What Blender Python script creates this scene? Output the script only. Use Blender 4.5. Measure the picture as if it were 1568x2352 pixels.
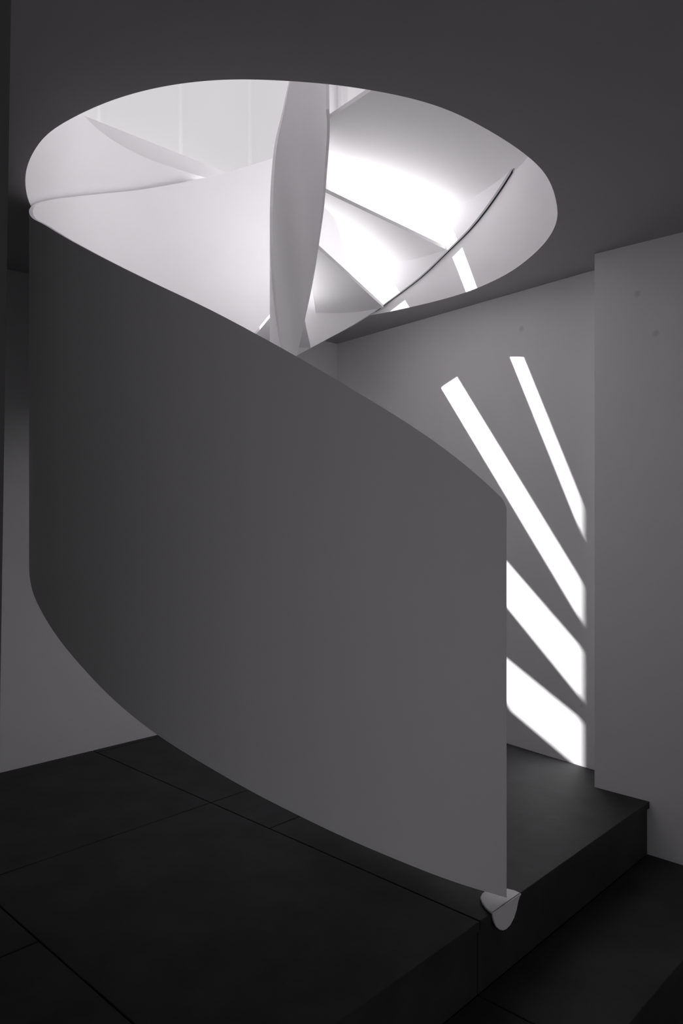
import bpy, bmesh, math
import numpy as np
from mathutils import Vector, Matrix

sc = bpy.context.scene
COL = sc.collection
for o in list(bpy.data.objects):
    bpy.data.objects.remove(o)

# ------------------------------------------------------------------ camera
H = 1.25                      # eye height above the stair platform (z = 0)
F, CX, CY = 1728.0, 784.0, 1176.0
cam_d = bpy.data.cameras.new('camera')
cam = bpy.data.objects.new('camera', cam_d)
COL.objects.link(cam)
cam_d.sensor_fit = 'HORIZONTAL'
cam_d.sensor_width = 36.0
cam_d.lens = 36.0 * F / 1568.0
cam_d.clip_start = 0.02
cam.location = (0, 0, H)
cam.rotation_euler = (math.pi / 2, 0, 0)
sc.camera = cam

# ------------------------------------------------------------------ world, sun, exposure
SUN_DIR = (0.7165, 0.113, -1.0)
SUN_E = 13.2
SKY = 0.60
world = bpy.data.worlds.new('sky'); sc.world = world
world.use_nodes = True
bg = world.node_tree.nodes['Background']
bg.inputs['Color'].default_value = (1.0, 0.968, 1.0, 1)
bg.inputs['Strength'].default_value = SKY
sun_d = bpy.data.lights.new('sun', 'SUN')
sun = bpy.data.objects.new('sun', sun_d); COL.objects.link(sun)
sun_d.energy = SUN_E
sun_d.angle = math.radians(0.6)
sun_d.color = (1.0, 0.985, 1.0)
sun.location = (-6, 3, 9)
sun.rotation_euler = Vector(SUN_DIR).to_track_quat('-Z', 'Y').to_euler()
vs = sc.view_settings
vs.view_transform = 'Standard'; vs.look = 'None'
vs.exposure = 0.0; vs.gamma = 1.0; vs.use_curve_mapping = False
sc.cycles.max_bounces = 14
sc.cycles.diffuse_bounces = 12
sc.cycles.transparent_max_bounces = 12
sc.cycles.use_denoising = True
sc.cycles.sample_clamp_indirect = 4.0

# ------------------------------------------------------------------ materials
def mat(name, col, rough=0.6, mottling=0.02, scale=3.0, bump=0.0, bump_scale=60.0, spec=0.3):
    m = bpy.data.materials.new(name); m.use_nodes = True
    nt = m.node_tree; N = nt.nodes; L = nt.links
    b = N['Principled BSDF']
    b.inputs['Roughness'].default_value = rough
    b.inputs['Specular IOR Level'].default_value = spec
    tc = N.new('ShaderNodeTexCoord')
    nz = N.new('ShaderNodeTexNoise'); nz.inputs['Scale'].default_value = scale
    nz.inputs['Detail'].default_value = 6; nz.inputs['Roughness'].default_value = 0.6
    L.new(tc.outputs['Object'], nz.inputs['Vector'])
    mr = N.new('ShaderNodeMapRange')
    mr.inputs['From Min'].default_value = 0.3; mr.inputs['From Max'].default_value = 0.7
    mr.inputs['To Min'].default_value = 1 - mottling; mr.inputs['To Max'].default_value = 1 + mottling
    L.new(nz.outputs['Fac'], mr.inputs['Value'])
    mul = N.new('ShaderNodeMix'); mul.data_type = 'RGBA'; mul.blend_type = 'MULTIPLY'
    mul.inputs['Factor'].default_value = 1
    mul.inputs['A'].default_value = (*col, 1)
    L.new(mr.outputs['Result'], mul.inputs['B'])
    L.new(mul.outputs['Result'], b.inputs['Base Color'])
    if bump:
        n2 = N.new('ShaderNodeTexNoise'); n2.inputs['Scale'].default_value = bump_scale
        n2.inputs['Detail'].default_value = 4
        L.new(tc.outputs['Object'], n2.inputs['Vector'])
        bp = N.new('ShaderNodeBump'); bp.inputs['Strength'].default_value = bump
        bp.inputs['Distance'].default_value = 0.004
        L.new(n2.outputs['Fac'], bp.inputs['Height']); L.new(bp.outputs['Normal'], b.inputs['Normal'])
    return m

def add_marks(m, marks, dark=0.8):
    """worn smudges at fixed places on the painted surface: (x, y, z, rx, rz)"""
    nt = m.node_tree; N = nt.nodes; L = nt.links
    b = N['Principled BSDF']
    src = b.inputs['Base Color'].links[0].from_socket
    geo = N.new('ShaderNodeNewGeometry')
    for (x, y, z, r, rz) in marks:
        sub = N.new('ShaderNodeVectorMath'); sub.operation = 'SUBTRACT'
        L.new(geo.outputs['Position'], sub.inputs[0]); sub.inputs[1].default_value = (x, y, z)
        dv = N.new('ShaderNodeVectorMath'); dv.operation = 'DIVIDE'
        L.new(sub.outputs[0], dv.inputs[0]); dv.inputs[1].default_value = (r, r, rz)
        ln = N.new('ShaderNodeVectorMath'); ln.operation = 'LENGTH'
        L.new(dv.outputs[0], ln.inputs[0])
        mr = N.new('ShaderNodeMapRange'); mr.interpolation_type = 'SMOOTHSTEP'
        mr.inputs['From Min'].default_value = 0.3; mr.inputs['From Max'].default_value = 1.0
        mr.inputs['To Min'].default_value = dark; mr.inputs['To Max'].default_value = 1.0
        L.new(ln.outputs['Value'], mr.inputs['Value'])
        mx = N.new('ShaderNodeMix'); mx.data_type = 'RGBA'; mx.blend_type = 'MULTIPLY'
        mx.inputs['Factor'].default_value = 1
        L.new(src, mx.inputs['A']); L.new(mr.outputs['Result'], mx.inputs['B'])
        src = mx.outputs['Result']
    L.new(src, b.inputs['Base Color'])

WHITE = (0.918, 0.912, 0.919)
M_wall = mat('white_plaster', WHITE, 0.7, 0.015, 2.0, 0.05, 90)
M_wallA = mat('white_plaster_marked', WHITE, 0.7, 0.015, 2.0, 0.05, 90)
M_wallB = mat('white_plaster_spotted', WHITE, 0.7, 0.015, 2.0, 0.05, 90)
M_rear = mat('charcoal_absorber', (0.10, 0.098, 0.10), 0.8, 0.05, 2.0, 0.05, 80)  # added dark tone, absorbs bounce in the unseen room behind the viewer
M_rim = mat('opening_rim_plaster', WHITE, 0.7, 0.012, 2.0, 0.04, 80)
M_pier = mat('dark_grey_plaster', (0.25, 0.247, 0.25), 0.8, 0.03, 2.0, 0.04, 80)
M_floor_up = mat('grey_upper_floor', (0.20, 0.197, 0.20), 0.7, 0.06, 3.0)
M_ceil = mat('shade_grey_ceiling', (0.40, 0.393, 0.40), 0.8, 0.012, 2.0, 0.04, 80)  # underside darkened in colour to carry the ceiling's shade
M_stair = mat('white_stair_paint', (0.928, 0.922, 0.929), 0.5, 0.012, 2.5, 0.02, 120)
M_inner = mat('white_stair_paint_smudged', (0.928, 0.922, 0.929), 0.5, 0.012, 2.5, 0.02, 120)
M_stone = mat('dark_slate_paving', (0.042, 0.041, 0.043), 0.6, 0.25, 5.0, 0.12, 45, 0.22)
M_joint = mat('dark_joint', (0.008, 0.008, 0.008), 0.9, 0.1)
M_frame = mat('white_window_frame', (0.80, 0.79, 0.80), 0.4, 0.01)
M_gap_dark = mat('dark_gap_shadow', (0.03, 0.03, 0.032), 0.6, 0.05)  # strip colour standing for shadow in narrow gaps

def milky_glass(name, clear=0.965):
    m = bpy.data.materials.new(name); m.use_nodes = True
    nt = m.node_tree; N = nt.nodes; L = nt.links
    for n in list(N):
        N.remove(n)
    out = N.new('ShaderNodeOutputMaterial')
    tr = N.new('ShaderNodeBsdfTransparent'); tr.inputs['Color'].default_value = (0.97, 0.97, 0.97, 1)
    tl = N.new('ShaderNodeBsdfTranslucent')
    tc = N.new('ShaderNodeTexCoord')
    nz = N.new('ShaderNodeTexNoise'); nz.inputs['Scale'].default_value = 2.2; nz.inputs['Detail'].default_value = 3
    L.new(tc.outputs['Object'], nz.inputs['Vector'])
    cr = N.new('ShaderNodeMapRange')
    cr.inputs['From Min'].default_value = 0.3; cr.inputs['From Max'].default_value = 0.7
    cr.inputs['To Min'].default_value = 0.84; cr.inputs['To Max'].default_value = 0.96
    L.new(nz.outputs['Fac'], cr.inputs['Value']); L.new(cr.outputs['Result'], tl.inputs['Color'])
    mx = N.new('ShaderNodeMixShader'); mx.inputs['Fac'].default_value = clear
    L.new(tl.outputs[0], mx.inputs[1]); L.new(tr.outputs[0], mx.inputs[2])
    L.new(mx.outputs[0], out.inputs['Surface'])
    return m
M_pane = milky_glass('milky_film_glass')

def sight(px, py, p0, d):
    """point of the vertical plane through p0 along d that the camera sees at pixel (px, py)"""
    m_ = (px - CX) / F
    t_ = (p0[0] - m_ * p0[1]) / (m_ * d[1] - d[0])
    y_ = p0[1] + d[1] * t_
    return (p0[0] + d[0] * t_, y_, H + (CY - py) / F * y_)
WA, WAd, WB, WBd = (1.231, 3.636), (-0.6172, 0.7868), (1.149, 3.418), (0.724, -0.69)
add_marks(M_wallA, [(*sight(1197, 755, WA, WAd), .022, .022), (*sight(1280, 1257, WA, WAd), .007, .012), (*sight(1335, 1622, WA, WAd), .01, .01)], 0.86)
add_marks(M_wallB, [(*sight(1463, 675, WB, WBd), .02, .02), (*sight(1506, 766, WB, WBd), .02, .02)], 0.86)
add_marks(M_inner, [(-0.221, 3.44, 2.665, .016, .022), (-0.212, 3.44, 2.630, .014, .022)], 0.84)

# ------------------------------------------------------------------ mesh helpers
def link(name, me, m, parent=None, smooth=None):
    o = bpy.data.objects.new(name, me); COL.objects.link(o)
    if m: me.materials.append(m)
    if smooth is not None:
        me.polygons.foreach_set('use_smooth', [True] * len(me.polygons))
        me.set_sharp_from_angle(angle=math.radians(smooth))
    if parent: o.parent = parent
    return o

def mesh(name, V, Fc, m, parent=None, smooth=None):
    me = bpy.data.meshes.new(name)
    me.from_pydata([tuple(map(float, v)) for v in V], [], Fc)
    bm = bmesh.new(); bm.from_mesh(me)
    bmesh.ops.recalc_face_normals(bm, faces=bm.faces[:])
    bm.to_mesh(me); bm.free(); me.update()
    return link(name, me, m, parent, smooth)

def prism_data(poly, z0, z1):
    n = len(poly)
    V = [(p[0], p[1], z0) for p in poly] + [(p[0], p[1], z1) for p in poly]
    Fc = [tuple(range(n - 1, -1, -1)), tuple(range(n, 2 * n))]
    Fc += [(i, (i + 1) % n, n + (i + 1) % n, n + i) for i in range(n)]
    return V, Fc

def prism(name, poly, z0, z1, m, parent=None, smooth=None):
    V, Fc = prism_data(poly, z0, z1)
    return mesh(name, V, Fc, m, parent, smooth)

def prisms(name, items, m, parent=None):
    V, Fc = [], []
    for poly, z0, z1 in items:
        v, f = prism_data(poly, z0, z1); k = len(V)
        V += v; Fc += [tuple(i + k for i in q) for q in f]
    return mesh(name, V, Fc, m, parent)

def bevelled(o, w=0.003, seg=2):
    md = o.modifiers.new('bevel', 'BEVEL'); md.width = w; md.segments = seg
    md.limit_method = 'ANGLE'; md.angle_limit = math.radians(40)
    return o

def tag(o, label=None, cat=None, group=None, kind=None):
    if label: o['label'] = label
    if cat: o['category'] = cat
    if group: o['group'] = group
    if kind: o['kind'] = kind
    return o

def empty(name, loc=(0, 0, 0)):
    o = bpy.data.objects.new(name, None); COL.objects.link(o); o.location = loc
    o.empty_display_size = 0.1
    return o

def slab(p0, d, t0, t1, n, w0, w1):
    """rectangle along direction d from p0, t0..t1, thickness w0..w1 along n"""
    p0, d, n = np.array(p0), np.array(d), np.array(n)
    return [p0 + d * t0 + n * w0, p0 + d * t1 + n * w0, p0 + d * t1 + n * w1, p0 + d * t0 + n * w1]

# ------------------------------------------------------------------ plan geometry
D1 = np.array([-0.724, 0.690]); D1 /= np.linalg.norm(D1)    # towards the back left
D2 = np.array([0.690, 0.724]); D2 /= np.linalg.norm(D2)     # towards the back right
def UV(u, v): return D1 * u + D2 * v
Z_CEIL, Z_UP, Z_ROOF = 2.422, 3.14, 6.55
Z_LAND = 2.895                 # soffit of the stair's top landing
Z_MID, Z_LOW = -0.2285, -0.457  # the two lower floor levels

# opening in the ceiling, clockwise from above, starting by the stair's foot
P_raw = np.array([(.600,2.462),(.533,2.388),(.432,2.291),(.326,2.201),(.218,2.138),(.104,2.096),(-.029,2.060),
 (-.147,2.045),(-.264,2.035),(-.335,2.039),(-.433,2.054),(-.549,2.090),(-.663,2.145),(-.758,2.206),(-.854,2.278),
 (-.925,2.343),(-1.026,2.482),(-1.097,2.610),(-1.157,2.760),(-1.195,2.90),(-1.22,3.07),(-1.235,3.35),(-1.215,3.68),
 (-1.08,3.97),(-.82,4.215),(-.52,4.41),(-.225,4.53),(.02,4.545),(.20,4.465),(.389,4.309),(.523,4.184),(.674,4.002),
 (.796,3.757),(.854,3.547),(.886,3.287),(.877,3.087),(.855,2.974),(.821,2.868),(.758,2.707),(.685,2.570)])

def resample_closed(pts, n, smooth=0):
    q = np.vstack([pts, pts[:1]])
    s = np.concatenate([[0], np.cumsum(np.linalg.norm(np.diff(q, axis=0), axis=1))])
    # periodic Catmull-Rom through the points
    m = len(pts); out = []
    for t in np.linspace(0, s[-1], n, endpoint=False):
        i = min(np.searchsorted(s, t, side='right') - 1, m - 1)
        f = (t - s[i]) / (s[i + 1] - s[i])
        p0, p1, p2, p3 = (pts[(i + k) % m] for k in (-1, 0, 1, 2))
        out.append(0.5 * (2 * p1 + (p2 - p0) * f + (2 * p0 - 5 * p1 + 4 * p2 - p3) * f * f + (3 * p1 - p0 - 3 * p2 + p3) * f ** 3))
    out = np.array(out)
    for _ in range(smooth):
        out = (np.roll(out, 1, 0) + 2 * out + np.roll(out, -1, 0)) / 4
    return out

NP_ = 480
P = resample_closed(P_raw, NP_, 40)
def normals(C):
    t = np.roll(C, -1, 0) - np.roll(C, 1, 0)
    n = np.stack([-t[:, 1], t[:, 0]], 1)
    n /= np.linalg.norm(n, axis=1)[:, None]
    c = C.mean(0)
    sgn = np.sign(np.sum((C - c) * n, axis=1).sum())
    return n * sgn            # outward
PN = normals(P)
R_OUT = P - PN * 0.012        # outer face of the stair's balustrade
R_IN = P - PN * 0.024         # its inner face

def hits(C, px):
    """indices (fractional) where the sight line through image column px crosses the closed plan curve"""
    m = (px - CX) / F
    g = C[:, 0] - m * C[:, 1]
    out = []
    n = len(C)
    for i in range(n):
        a, b = g[i], g[(i + 1) % n]
        if a == 0 or a * b < 0:
            f = a / (a - b)
            y = C[i, 1] * (1 - f) + C[(i + 1) % n, 1] * f
            out.append((y, i + f))
    out.sort()
    return out                # nearest first

def lift(C, px, py, far):
    h = hits(C, px)
    if not h: return None
    y, i = h[-1] if far else h[0]
    return i, H + (CY - py) / F * y

def profile(C, near, far, extra=()):
    pts = [lift(C, x, y, False) for x, y in near] + [lift(C, x, y, True) for x, y in far]
    pts = [p for p in pts if p] + list(extra)
    pts.sort()
    return np.array(pts)

def gsmooth(z, k):
    for _ in range(k):
        zz = z.copy()
        zz[1:-1] = (z[:-2] + 2 * z[1:-1] + z[2:]) / 4
        z = zz
    return z

bot_near = [(1163,2062),(1100,2044),(1000,2010),(900,1970),(800,1928),(700,1880),(600,1830),(500,1772),(360,1688),(240,1588),(170,1510),(100,1408),(75,1362)]
bot_far = [(683,817),(760,773),(851,723),(920,672),(971,635),(1033,570),(1081,526),(1124,469),(1158,420)]
top_near = [(1150,1142),(1100,1094),(1040,1045),(960,990),(860,925),(760,866),(683,818),(580,762),(500,722),(400,672),(300,622),(210,578),(130,536),(90,512),(72,496)]
top_far = [(90,467),(130,457),(200,448),(270,441),(350,432),(430,417),(500,400),(570,382),(635,360)]
PB = profile(R_OUT, bot_near, bot_far)
PB = np.vstack([PB, [PB[-1, 0] + 4, Z_LAND + .004], [PB[-1, 0] + 20, Z_LAND + .03]])
PT = profile(R_OUT, top_near, [])
PT2 = profile(R_IN, [], top_far)
PT = np.vstack([PT, PT2]); PT = PT[np.argsort(PT[:, 0])]

# ------------------------------------------------------------------ structure: floor
A0 = np.array([1.231, 3.636]); AD = np.array([-0.6172, 0.7868]); AD /= np.linalg.norm(AD)   # wall behind the stair
AN = np.array([AD[1], -AD[0]])                                                           # pointing away from the room
B0 = np.array([1.149, 3.418]); BD = -D1; BN = D2                                         # right-hand wall
L0 = np.array([-1.636, 3.606]); LD = np.array([0.70, 0.714]); LD /= np.linalg.norm(LD)   # left wall
LN = np.array([-LD[1], LD[0]])

def isect(p, d, q, e):
    A = np.array([d, -e]).T
    s = np.linalg.solve(A, q - p)
    return p + d * s[0]
CORNER = isect(A0, AD, L0, LD)
U_NOSE, U_NOSE2 = 1.288, 0.908
V_SEAM = 1.955
N0 = UV(U_NOSE, 0)

def clip_poly(poly, p, n):
    """keep the side of the line through p where (x-p).n <= 0"""
    out = []
    for i in range(len(poly)):
        a, b = np.array(poly[i]), np.array(poly[(i + 1) % len(poly)])
        da, db = np.dot(a - p, n), np.dot(b - p, n)
        if da <= 0: out.append(a)
        if da * db < 0: out.append(a + (b - a) * da / (da - db))
    return out

V_MIN, V_MAX, U_MIN, U_MAX = -2.4, 3.30, -2.6, 4.6
TH = 0.03
fl = prisms('floor', [
    (clip_poly(clip_poly([UV(U_NOSE + .02, V_MIN), UV(U_MAX, V_MIN), UV(U_MAX, V_MAX + 1.5), UV(U_NOSE + .02, V_MAX + 1.5)], L0 + LN * .2, LN), A0 + AN * .2, AN), -0.60, -TH),
    ([UV(U_NOSE2 + .02, V_MIN), UV(U_NOSE + .02, V_MIN), UV(U_NOSE + .02, V_MAX), UV(U_NOSE2 + .02, V_MAX)], -0.60, Z_MID - TH),
    ([UV(U_MIN - .2, V_MIN), UV(U_NOSE2 + .02, V_MIN), UV(U_NOSE2 + .02, V_MAX), UV(U_MIN - .2, V_MAX)], -0.60, Z_LOW - TH)], M_joint)
tag(fl, 'dark slate paved floor stepping down twice towards the viewer', 'floor', kind='structure')

GAP = 0.0025
def paving(u0, u1, v0, v1, z, clip=True):
    poly = [UV(u0 + GAP, v0 + GAP), UV(u1 - GAP, v0 + GAP), UV(u1 - GAP, v1 - GAP), UV(u0 + GAP, v1 - GAP)]
    if clip:
        poly = clip_poly(poly, A0, AN)
        poly = clip_poly(poly, L0, LN)
        poly = clip_poly(poly, B0, BN) if u1 < 1.9 else poly
    if len(poly) < 3: return
    bevelled(prism('paving_slab', poly, z - TH, z, M_stone, fl), 0.0015, 1)

lip = 0.012
rows = [(V_SEAM, 4.4, [U_NOSE - lip, 2.257, 2.64, 3.62, 4.6]), (0.98, V_SEAM, [U_NOSE - lip, 2.64, 3.7]),
        (0.0, 0.98, [U_NOSE - lip, 2.15, 3.12, 4.1]), (-1.0, 0.0, [U_NOSE - lip, 2.64, 3.7]), (-2.4, -1.0, [U_NOSE - lip, 2.15, 3.7])]
for v0, v1, us in rows:
    for a, b in zip(us[:-1], us[1:]):
        paving(a, b, v0, v1, 0.0)
for v0, v1 in ((V_SEAM, 3.268), (0.98, V_SEAM), (0.0, 0.98), (-1.0, 0.0), (-2.4, -1.0)):
    paving(U_NOSE2 - lip, U_NOSE, v0, v1, Z_MID)
    for u, zt, zb in ((U_NOSE, -TH - .004, Z_MID), (U_NOSE2, Z_MID - TH - .004, Z_LOW)):
        prism('riser_slab', [UV(u, v0 + GAP), UV(u + .02, v0 + GAP), UV(u + .02, v1 - GAP), UV(u, v1 - GAP)], zb, zt, M_stone, fl)
us = [-2.6, -1.6, -0.6, 0.0, U_NOSE2]
for i, (a, b) in enumerate(zip(us[:-1], us[1:])):
    for v0, v1 in ((V_SEAM, 3.268), (0.98, V_SEAM), (0.0, 0.98), (-1.0, 0.0), (-2.4, -1.0)):
        paving(a, b, v0, v1, Z_LOW)

# ------------------------------------------------------------------ structure: walls
SILL, HEAD = 3.31, 6.30
T = 0.22
vL = lambda p: np.dot(np.array(p) - L0, LD)
tC = vL(CORNER)
tW0, tW1 = -0.87, tC - 0.10           # window in the left wall
tL0 = -5.0
wl = prisms('wall_left', [
    (slab(L0, LD, tL0, tC + .3, LN, 0, T), -0.5, SILL),
    (slab(L0, LD, tL0, tW0, LN, 0, T), SILL, Z_ROOF),
    (slab(L0, LD, tW1, tC + .3, LN, 0, T), SILL, Z_ROOF),
    (slab(L0, LD, tW0, tW1, LN, 0, T), HEAD, Z_ROOF)], M_wall)
tag(wl, 'white plaster wall on the left, with glazing high up', 'wall', kind='structure')

tA0, tA1 = -0.06, np.dot(CORNER - A0, AD)
S2, H2 = 3.86, 6.3
tV0, tV1 = tA1 - 1.25, tA1 - 0.03
wa = prisms('wall_back', [
    (slab(A0, AD, tA0, tA1, AN, 0, T), -0.5, S2),
    (slab(A0, AD, tA0, tV0, AN, 0, T), S2, Z_ROOF),
    (slab(A0, AD, tV1, tA1, AN, 0, T), S2, Z_ROOF),
    (slab(A0, AD, tV0, tV1, AN, 0, T), H2, Z_ROOF)], M_wallA)
tag(wa, 'white wall behind the stair striped by four slanting sunbeams', 'wall', kind='structure')

wb = prism('wall_right', slab(B0, BD, 0, 4.3, BN, 0, 0.45), -0.6, Z_CEIL + .1, M_wallB)
tag(wb, 'plain white wall at the right, standing proud of the sunlit wall', 'wall', kind='structure')

# pier at the left edge of the view, very slightly out of plumb
def pier():
    lo, hi = -0.46, Z_CEIL
    e = lambda z: -0.6585 + (z - 2.27) * 0.0155
    V = []
    for z in (lo, hi):
        x = e(z)
        V += [(x - .5, 1.50, z), (x, 1.50, z), (x - .12, 1.62, z), (x - .5, 1.62, z)]
    Fc = [(3, 2, 1, 0), (4, 5, 6, 7), (0, 1, 5, 4), (1, 2, 6, 5), (2, 3, 7, 6), (3, 0, 4, 7)]
    return mesh('wall_near', V, Fc, M_pier)
tag(pier(), 'dark grey end of a wall at the left edge of the view', 'wall', kind='structure')

# unseen room behind the viewer: charcoal walls absorb bounce, an added window gives light
W3 = (-2.0, 2.6, -0.38, 1.75)     # added window lighting the outer balustrade: v0, v1, z0, z1
pF = UV(U_MIN, 0)
wf = prisms('wall_front', [
    (slab(pF, D2, V_MIN, W3[0], -D1, 0, T), -0.6, Z_CEIL), (slab(pF, D2, W3[1], V_MAX, -D1, 0, T), -0.6, Z_CEIL),
    (slab(pF, D2, W3[0], W3[1], -D1, 0, T), -0.6, W3[2]), (slab(pF, D2, W3[0], W3[1], -D1, 0, T), W3[3], Z_CEIL)], M_rear)
tag(wf, 'unseen wall behind the viewer, charcoal to absorb bounce, with an added window', 'wall', kind='structure')
ws = prism('wall_side', slab(UV(U_MIN, V_MIN), D1, -.2, 6.6, -D2, 0, T), -0.6, Z_CEIL, M_rear)
tag(ws, 'unseen side wall beyond the left edge, charcoal to absorb bounce', 'wall', kind='structure')

# upper storey walls around the stairwell
U_UP, V_UP = 0.85, 0.25
w1 = prism('wall_upper_front', slab(UV(U_UP, V_UP), D2, -.2, 3.3, -D1, 0, .2), Z_UP, Z_ROOF, M_wall)
tag(w1, 'white upper-storey wall above the front of the stairwell', 'wall', kind='structure')
w2 = prism('wall_upper_side', slab(UV(U_UP, V_UP), D1, -.2, 3.0, -D2, 0, .2), Z_UP, Z_ROOF, M_wall)
tag(w2, 'white upper-storey wall at the side of the stairwell', 'wall', kind='structure')
w3 = prism('wall_upper_right', slab(B0, BD, -.3, 2.2, BN, 0, 0.45), Z_UP, Z_ROOF, M_wall)
tag(w3, 'white upper-storey wall to the right of the stairwell', 'wall', kind='structure')
rf = prism('ceiling_upper', clip_poly(clip_poly([UV(U_UP - .3, V_UP - .3), UV(U_MAX + .3, V_UP - .3), UV(U_MAX + .3, 4.3), UV(U_UP - .3, 4.3)], L0 + LN * T, LN), A0 + AN * .6, AN), Z_ROOF, Z_ROOF + .2, M_wall)
tag(rf, 'white ceiling of the upper storey over the stairwell', 'ceiling', kind='structure')

# ------------------------------------------------------------------ ceiling slab with the egg-shaped opening
def slab_with_hole(name, outer, hole, z0, z1, m, m2):
    bm = bmesh.new()
    def ring(pts):
        vs_ = [bm.verts.new((q[0], q[1], z0)) for q in pts]
        return vs_, [bm.edges.new((vs_[i], vs_[(i + 1) % len(vs_)])) for i in range(len(vs_))]
    _, e1 = ring(outer); _, e2 = ring(hole)
    r = bmesh.ops.triangle_fill(bm, edges=e1 + e2, use_beauty=True, use_dissolve=False)
    fs = [f for f in r['geom'] if isinstance(f, bmesh.types.BMFace)]
    ex = bmesh.ops.extrude_face_region(bm, geom=fs)
    vv = [v for v in ex['geom'] if isinstance(v, bmesh.types.BMVert)]
    bmesh.ops.translate(bm, verts=vv, vec=(0, 0, z1 - z0))
    bmesh.ops.recalc_face_normals(bm, faces=bm.faces[:])
    me = bpy.data.meshes.new(name); bm.to_mesh(me); bm.free()
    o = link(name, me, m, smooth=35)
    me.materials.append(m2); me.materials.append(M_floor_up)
    for q in me.polygons:                       # shade-greyed underside, white rim, grey floor above
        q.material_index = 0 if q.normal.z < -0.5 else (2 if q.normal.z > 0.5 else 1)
    return o
outer = [UV(U_MIN - .2, V_MIN - .2), UV(U_MAX + .4, V_MIN - .2), UV(U_MAX + .4, V_MAX + 1.2), UV(U_MIN - .2, V_MAX + 1.2)]
outer = clip_poly(clip_poly(outer, L0 + LN * T, LN), A0 + AN * .5, AN)
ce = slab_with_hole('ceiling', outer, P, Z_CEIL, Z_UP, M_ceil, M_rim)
tag(ce, 'ceiling with shade put into its grey underside, pierced by a large egg-shaped opening', 'ceiling', kind='structure')

# ------------------------------------------------------------------ windows
def window(name, p0, d, n, t0, t1, z0, z1, bars, label, glass=None, recess=0.10, fw=0.025, bar_out=0.02, bw=0.02):
    root = empty(name, (*((p0 + d * (t0 + t1) / 2)), z0))
    inv = Matrix.Translation(-root.location)
    def part(nm, items, m):
        o = prisms(nm, items, m); o.data.transform(inv); o.parent = root
        return o
    part('window_frame', [
        (slab(p0, d, t0, t0 + fw, n, recess - .03, recess + .03), z0, z1),
        (slab(p0, d, t1 - fw, t1, n, recess - .03, recess + .03), z0, z1),
        (slab(p0, d, t0 + fw, t1 - fw, n, recess - .03, recess + .03), z0, z0 + fw),
        (slab(p0, d, t0 + fw, t1 - fw, n, recess - .03, recess + .03), z1 - fw, z1)], M_frame)
    edges = [t0 + fw] + list(bars) + [t1 - fw]
    for a, b in zip(edges[:-1], edges[1:]):
        part('pane', [(slab(p0, d, a + .0005, b - .0005, n, recess - .002, recess + .002), z0 + fw, z1 - fw)], glass or M_pane)
    for b in bars:
        part('mullion', [(slab(p0, d, b - bw / 2, b + bw / 2, n, recess + .004, recess + bar_out), z0 + fw, z1 - fw)], M_pane)
    return tag(root, label, 'window', kind='structure')
window('window_1', L0, LD, LN, tW0, tW1, SILL, HEAD, [-0.47, 0.05, 0.57, 1.09, 1.61],
       'wide milky window over the left wall, seen through the ceiling opening')
window('window_2', A0, AD, AN, tV0, tV1, S2, H2, [],
       'milky window seen in the small triangle beside the inner balustrade', recess=0.02)
window('fill_window', pF, D2, -D1, W3[0], W3[1], W3[2], W3[3], [-0.5, 1.0],
       'unseen wide window added behind the viewer to light the balustrade')


# ------------------------------------------------------------------ the staircase
stair = empty('spiral_staircase', (-0.17, 3.25, 0))
INV = Matrix.Translation(-stair.location)
tag(stair, 'white sculptural spiral staircase with solid curved balustrade rising through the ceiling opening', 'staircase')
def spart(o):
    o.data.transform(INV); o.parent = stair
    return o

def ribbon(name, Pin, Pout, zb, zt, m, round_start=0.0):
    n = len(Pin); V = []; Fc = []
    for i in range(n):
        V += [(*Pin[i], zb[i]), (*Pout[i], zb[i]), (*Pout[i], zt[i]), (*Pin[i], zt[i])]
    for i in range(n - 1):
        a, b = 4 * i, 4 * (i + 1)
        for k in range(4):
            Fc.append((a + k, a + (k + 1) % 4, b + (k + 1) % 4, b + k))
    Fc += [(0, 3, 2, 1), (4 * n - 4, 4 * n - 3, 4 * n - 2, 4 * n - 1)]
    return mesh(name, V, Fc, m, smooth=40)

def along(C, idx):
    i = np.floor(idx).astype(int) % len(C); f = (idx - np.floor(idx))[:, None]
    return C[i] * (1 - f) + C[(i + 1) % len(C)] * f

i_start = hits(R_OUT, 1163)[0][1]
i_end = PB[-3][0] + 6
idx = np.linspace(i_start, i_end, 420)
zb = gsmooth(np.interp(idx, PB[:, 0], PB[:, 1]), 60)
# top edge: measured as far as it is seen, then parallel to the lower edge
hgt = np.interp(PT[:, 0], idx, zb)
PH = np.stack([PT[:, 0], PT[:, 1] - hgt], 1)
hh = gsmooth(np.interp(idx, PH[:, 0], PH[:, 1]), 120)
zt = zb + hh
# the little rounded corner at the foot of the top edge
s_arc = (idx - idx[0]) / NP_ * 7.4
zt = zt - np.where(s_arc < .03, .018 * (1 - s_arc / .03) ** 2, 0)
DBG_RIB = (idx, zb, zt)
rib = spart(ribbon('outer_balustrade', along(R_IN, idx), along(R_OUT, idx), zb, zt, M_stair))
rib['label'] = 'tall curved white balustrade sweeping up and around the stair'

# dark strip standing for the shadow between the balustrade and the opening's rim
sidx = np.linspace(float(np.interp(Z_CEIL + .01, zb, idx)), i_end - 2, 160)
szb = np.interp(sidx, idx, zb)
gap_strip = spart(ribbon('gap_shadow_strip', along(R_OUT + PN * .0004, sidx), along(P - PN * .0008, sidx), szb + .003, szb + .05, M_gap_dark))
gap_strip['label'] = 'thin black strip drawn as the shadow between balustrade and rim of the opening'

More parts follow.
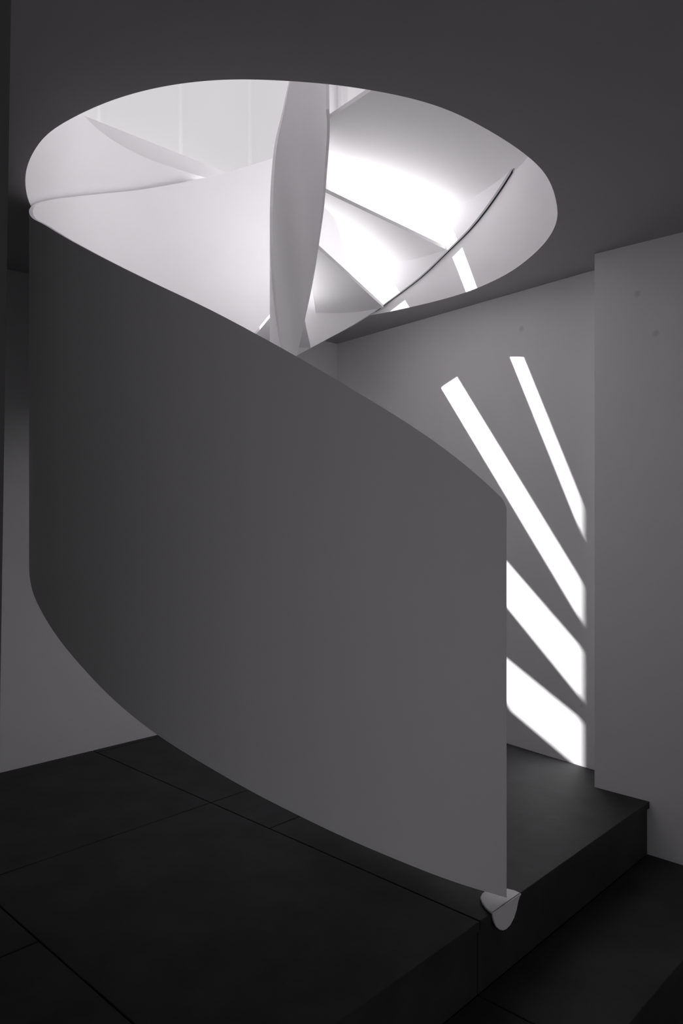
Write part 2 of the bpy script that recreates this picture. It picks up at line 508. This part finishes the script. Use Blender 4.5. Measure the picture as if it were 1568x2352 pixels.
# inner balustrade around the narrow eye of the stair
RC, RX, RY = np.array([-0.1724, 3.14]), 0.1234, 0.312
NR = 720
ang = np.linspace(0, 2 * np.pi, NR, endpoint=False)
def ring_pts(off):
    a = np.radians(-40) - ang                 # clockwise from the front right
    return np.stack([RC[0] + (RX + off) * np.cos(a), RC[1] + (RY + off) * np.sin(a)], 1)
E_IN, E_OUT = ring_pts(-0.012), ring_pts(0.0)
ib = [(757,300),(754,350),(750,400),(745,470),(735,540),(725,610),(712,680),(703,720),(690,780),(681,816)]
it_far = [(666,187),(655,260),(640,330),(632,380),(628,430)]
it_near = [(632,680),(641,740),(650,790)]
RBp = profile(E_OUT, [], ib)
RTp = profile(E_IN, it_near, it_far)
A_START, A_END = 0, 664
ridx = np.linspace(A_START, A_END, 420)
RB = np.array(sorted([(0, 0.14), (163, 0.65), (190, 0.76), (316, 1.58), (364, 1.78), (391, 1.88)] +
              [(i, z) for i, z in RBp if 400 < i] + [(650, 2.885), (668, 2.90)]))
rzb = gsmooth(np.interp(ridx, RB[:, 0], RB[:, 1]), 40)
RT = np.array([(0, 1.25), (163, 1.90), (190, 2.03), (316, 2.83), (364, 3.02), (391, 3.18), (470, 3.55), (560, 3.95), (664, 4.30)])
rzt = gsmooth(np.interp(ridx, RT[:, 0], RT[:, 1]), 150)
inner = spart(ribbon('inner_balustrade', along(E_IN, ridx), along(E_OUT, ridx), rzb, rzt, M_inner))
inner['label'] = 'narrow twisting white inner balustrade around the eye of the stair'

# treads: plates with open gaps between them
RISE, T_TH = 0.2348, 0.018
Z1 = 2.680
def out_idx(z): return float(np.interp(z, zb, idx))
def ring_idx(a): return ((-40 - a) * 2) % 720
def arc(C, a, b, n):
    return list(along(C, np.linspace(a, b, n)))
def cross_idx(C, p, q, sign=1):
    """where the line from p through q leaves the closed curve C (sign -1: on the side of p)"""
    p, q = np.array(p), np.array(q); d = (q - p) / np.linalg.norm(q - p); best = None
    for i in range(len(C)):
        a_, b_ = C[i] - p, C[(i + 1) % len(C)] - p
        c0, c1 = d[0] * a_[1] - d[1] * a_[0], d[0] * b_[1] - d[1] * b_[0]
        if c0 * c1 < 0 or c0 == 0:
            f = c0 / (c0 - c1); t = np.dot(a_ + (b_ - a_) * f, d) * sign
            if best is None or t > best[0]: best = (t, i + f)
    return best[1] if best else None
# plan lines of the tread edges: upper (uphill) and lower (downhill)
UPL = {0: ((-.078, 3.36), (.570, 4.10)), 1: ((-.120, 3.374), (.226, 4.344)), 2: ((-.192, 3.58), (-.187, 4.38)), 3: ((-.275, 3.49), (-.405, 3.866))}
DNL = {-1: ((-.062, 3.41), (.512, 4.04)), 0: ((-.076, 3.54), (.212, 4.30)), 1: ((-.158, 3.60), (-.155, 4.38)), 2: ((-.265, 3.49), (-.375, 3.845))}
in_ang = [28, 50, 90, 118, 150, 185, 212, 236, 258, 278, 296, 310, 320]
def edge(k, upper):
    """(index on the outer balustrade, index on the inner one) of an edge of tread k"""
    tab = UPL if upper else DNL
    if k in tab:
        p_, q_ = tab[k]
        c = cross_idx(E_OUT, p_, q_, 1)
        if c is None: c = ring_idx(in_ang[k + (0 if upper else 1)])
        return cross_idx(R_IN, p_, q_, 1), c
    j = k if upper else k + 1
    z = Z1 - RISE * j
    return (out_idx(z) if z > zb[0] else i_start), ring_idx(in_ang[j])
treads = []
for k in range(12):
    z = Z1 - RISE * k + {2: 0.022, 3: 0.015}.get(k, 0)
    if z < 0.05: break
    o_up, r_up = edge(k, True); o_dn, r_dn = edge(k, False)
    poly = arc(R_IN, o_dn, o_up, 14) + arc(E_OUT, r_up, r_dn, 10)
    t = spart(prism('tread', poly, z, z + T_TH, M_stair, smooth=35))
    treads.append(t)

# top landing, meeting the rim of the opening
o1, r1 = edge(-1, False)
e0 = np.array([-0.0495, 3.235]); ed = np.array([0.58, -0.81]); ed /= np.linalg.norm(ed)
P_L = P - PN * 0.0015
best = None
for i in range(NP_):
    a, b = P_L[i], P_L[(i + 1) % NP_]
    c0 = np.cross(ed, a - e0); c1 = np.cross(ed, b - e0)
    if c0 * c1 < 0 and np.dot(a - e0, ed) > 0: best = i + c0 / (c0 - c1)
i_free = best if best > 300 else best + NP_
poly = arc(R_IN, o1, i_end + 1, 10) + arc(P_L, i_end + 1.2, i_free, 40) + arc(E_OUT, ring_idx(0.5), r1, 4)
land = spart(prism('landing', poly, Z_LAND, Z_LAND + T_TH, M_stair, smooth=35))
f0, f1 = e0 + ed * 0.0, along(P_L, np.array([i_free]))[0]
nrm = np.array([ed[1], -ed[0]])          # away from the landing
if np.dot(nrm, np.array([-1, -1])) < 0: nrm = -nrm
ln = np.linalg.norm(f1 - f0)
spart(prism('edge_shadow_strip', slab(f0, ed, 0.012, ln - .01, nrm, -0.012, -0.004), Z_LAND + T_TH, Z_LAND + T_TH + .007, M_gap_dark))  # dark strip standing for the shadow gap along the landing's free edge

# white saddle bracket folded over the step under the foot of the balustrade
def on_plane(px, py, z):
    y = (z - H) / ((CY - py) / F)
    return np.array([(px - CX) / F * y, y])
def on_riser(px, py, u):
    d = np.array([(px - CX) / F, 1.0])
    y = u / np.dot(D1, d)
    return np.array([d[0] * y, y, H + (CY - py) / F * y])
u_face = U_NOSE - lip - 0.009
top_px = [(1129,2097),(1122,2091),(1113,2083),(1106,2073),(1102,2061),(1106,2052),(1116,2044),(1135,2037),(1155,2038),(1168,2041),(1181,2044),(1191,2049)]
tp = [on_plane(x, y, 0.008) for x, y in top_px]
tp[0] = tp[0] + D1 * (u_face - np.dot(D1, tp[0])); tp[-1] = tp[-1] + D1 * (u_face - np.dot(D1, tp[-1]))
V, Fc = prism_data(tp, 0.0005, 0.008)
va, vb = np.dot(D2, tp[0]), np.dot(D2, tp[-1])
hang_px = [(1133,2108),(1136,2120),(1141,2130),(1148,2136),(1156,2138),(1163,2135),(1172,2126),(1181,2109),(1187,2090),(1191,2070)]
hp = [np.array([*UV(u_face, va), 0.008])] + [on_riser(x, y, u_face) for x, y in hang_px] + [np.array([*UV(u_face, vb), 0.008])]
k0 = len(V); n = len(hp)
V += [tuple(q) for q in hp] + [tuple(q + np.array([*(D1 * 0.0085), 0])) for q in hp]
Fc += [tuple(k0 + i for i in range(n)), tuple(k0 + n + i for i in range(n - 1, -1, -1))]
Fc += [(k0 + i, k0 + n + i, k0 + n + (i + 1) % n, k0 + (i + 1) % n) for i in range(n)]
br = spart(mesh('foot_bracket', V, Fc, M_stair))
bevelled(br, 0.003, 2)
br['label'] = 'small rounded white plate folded over the step edge'
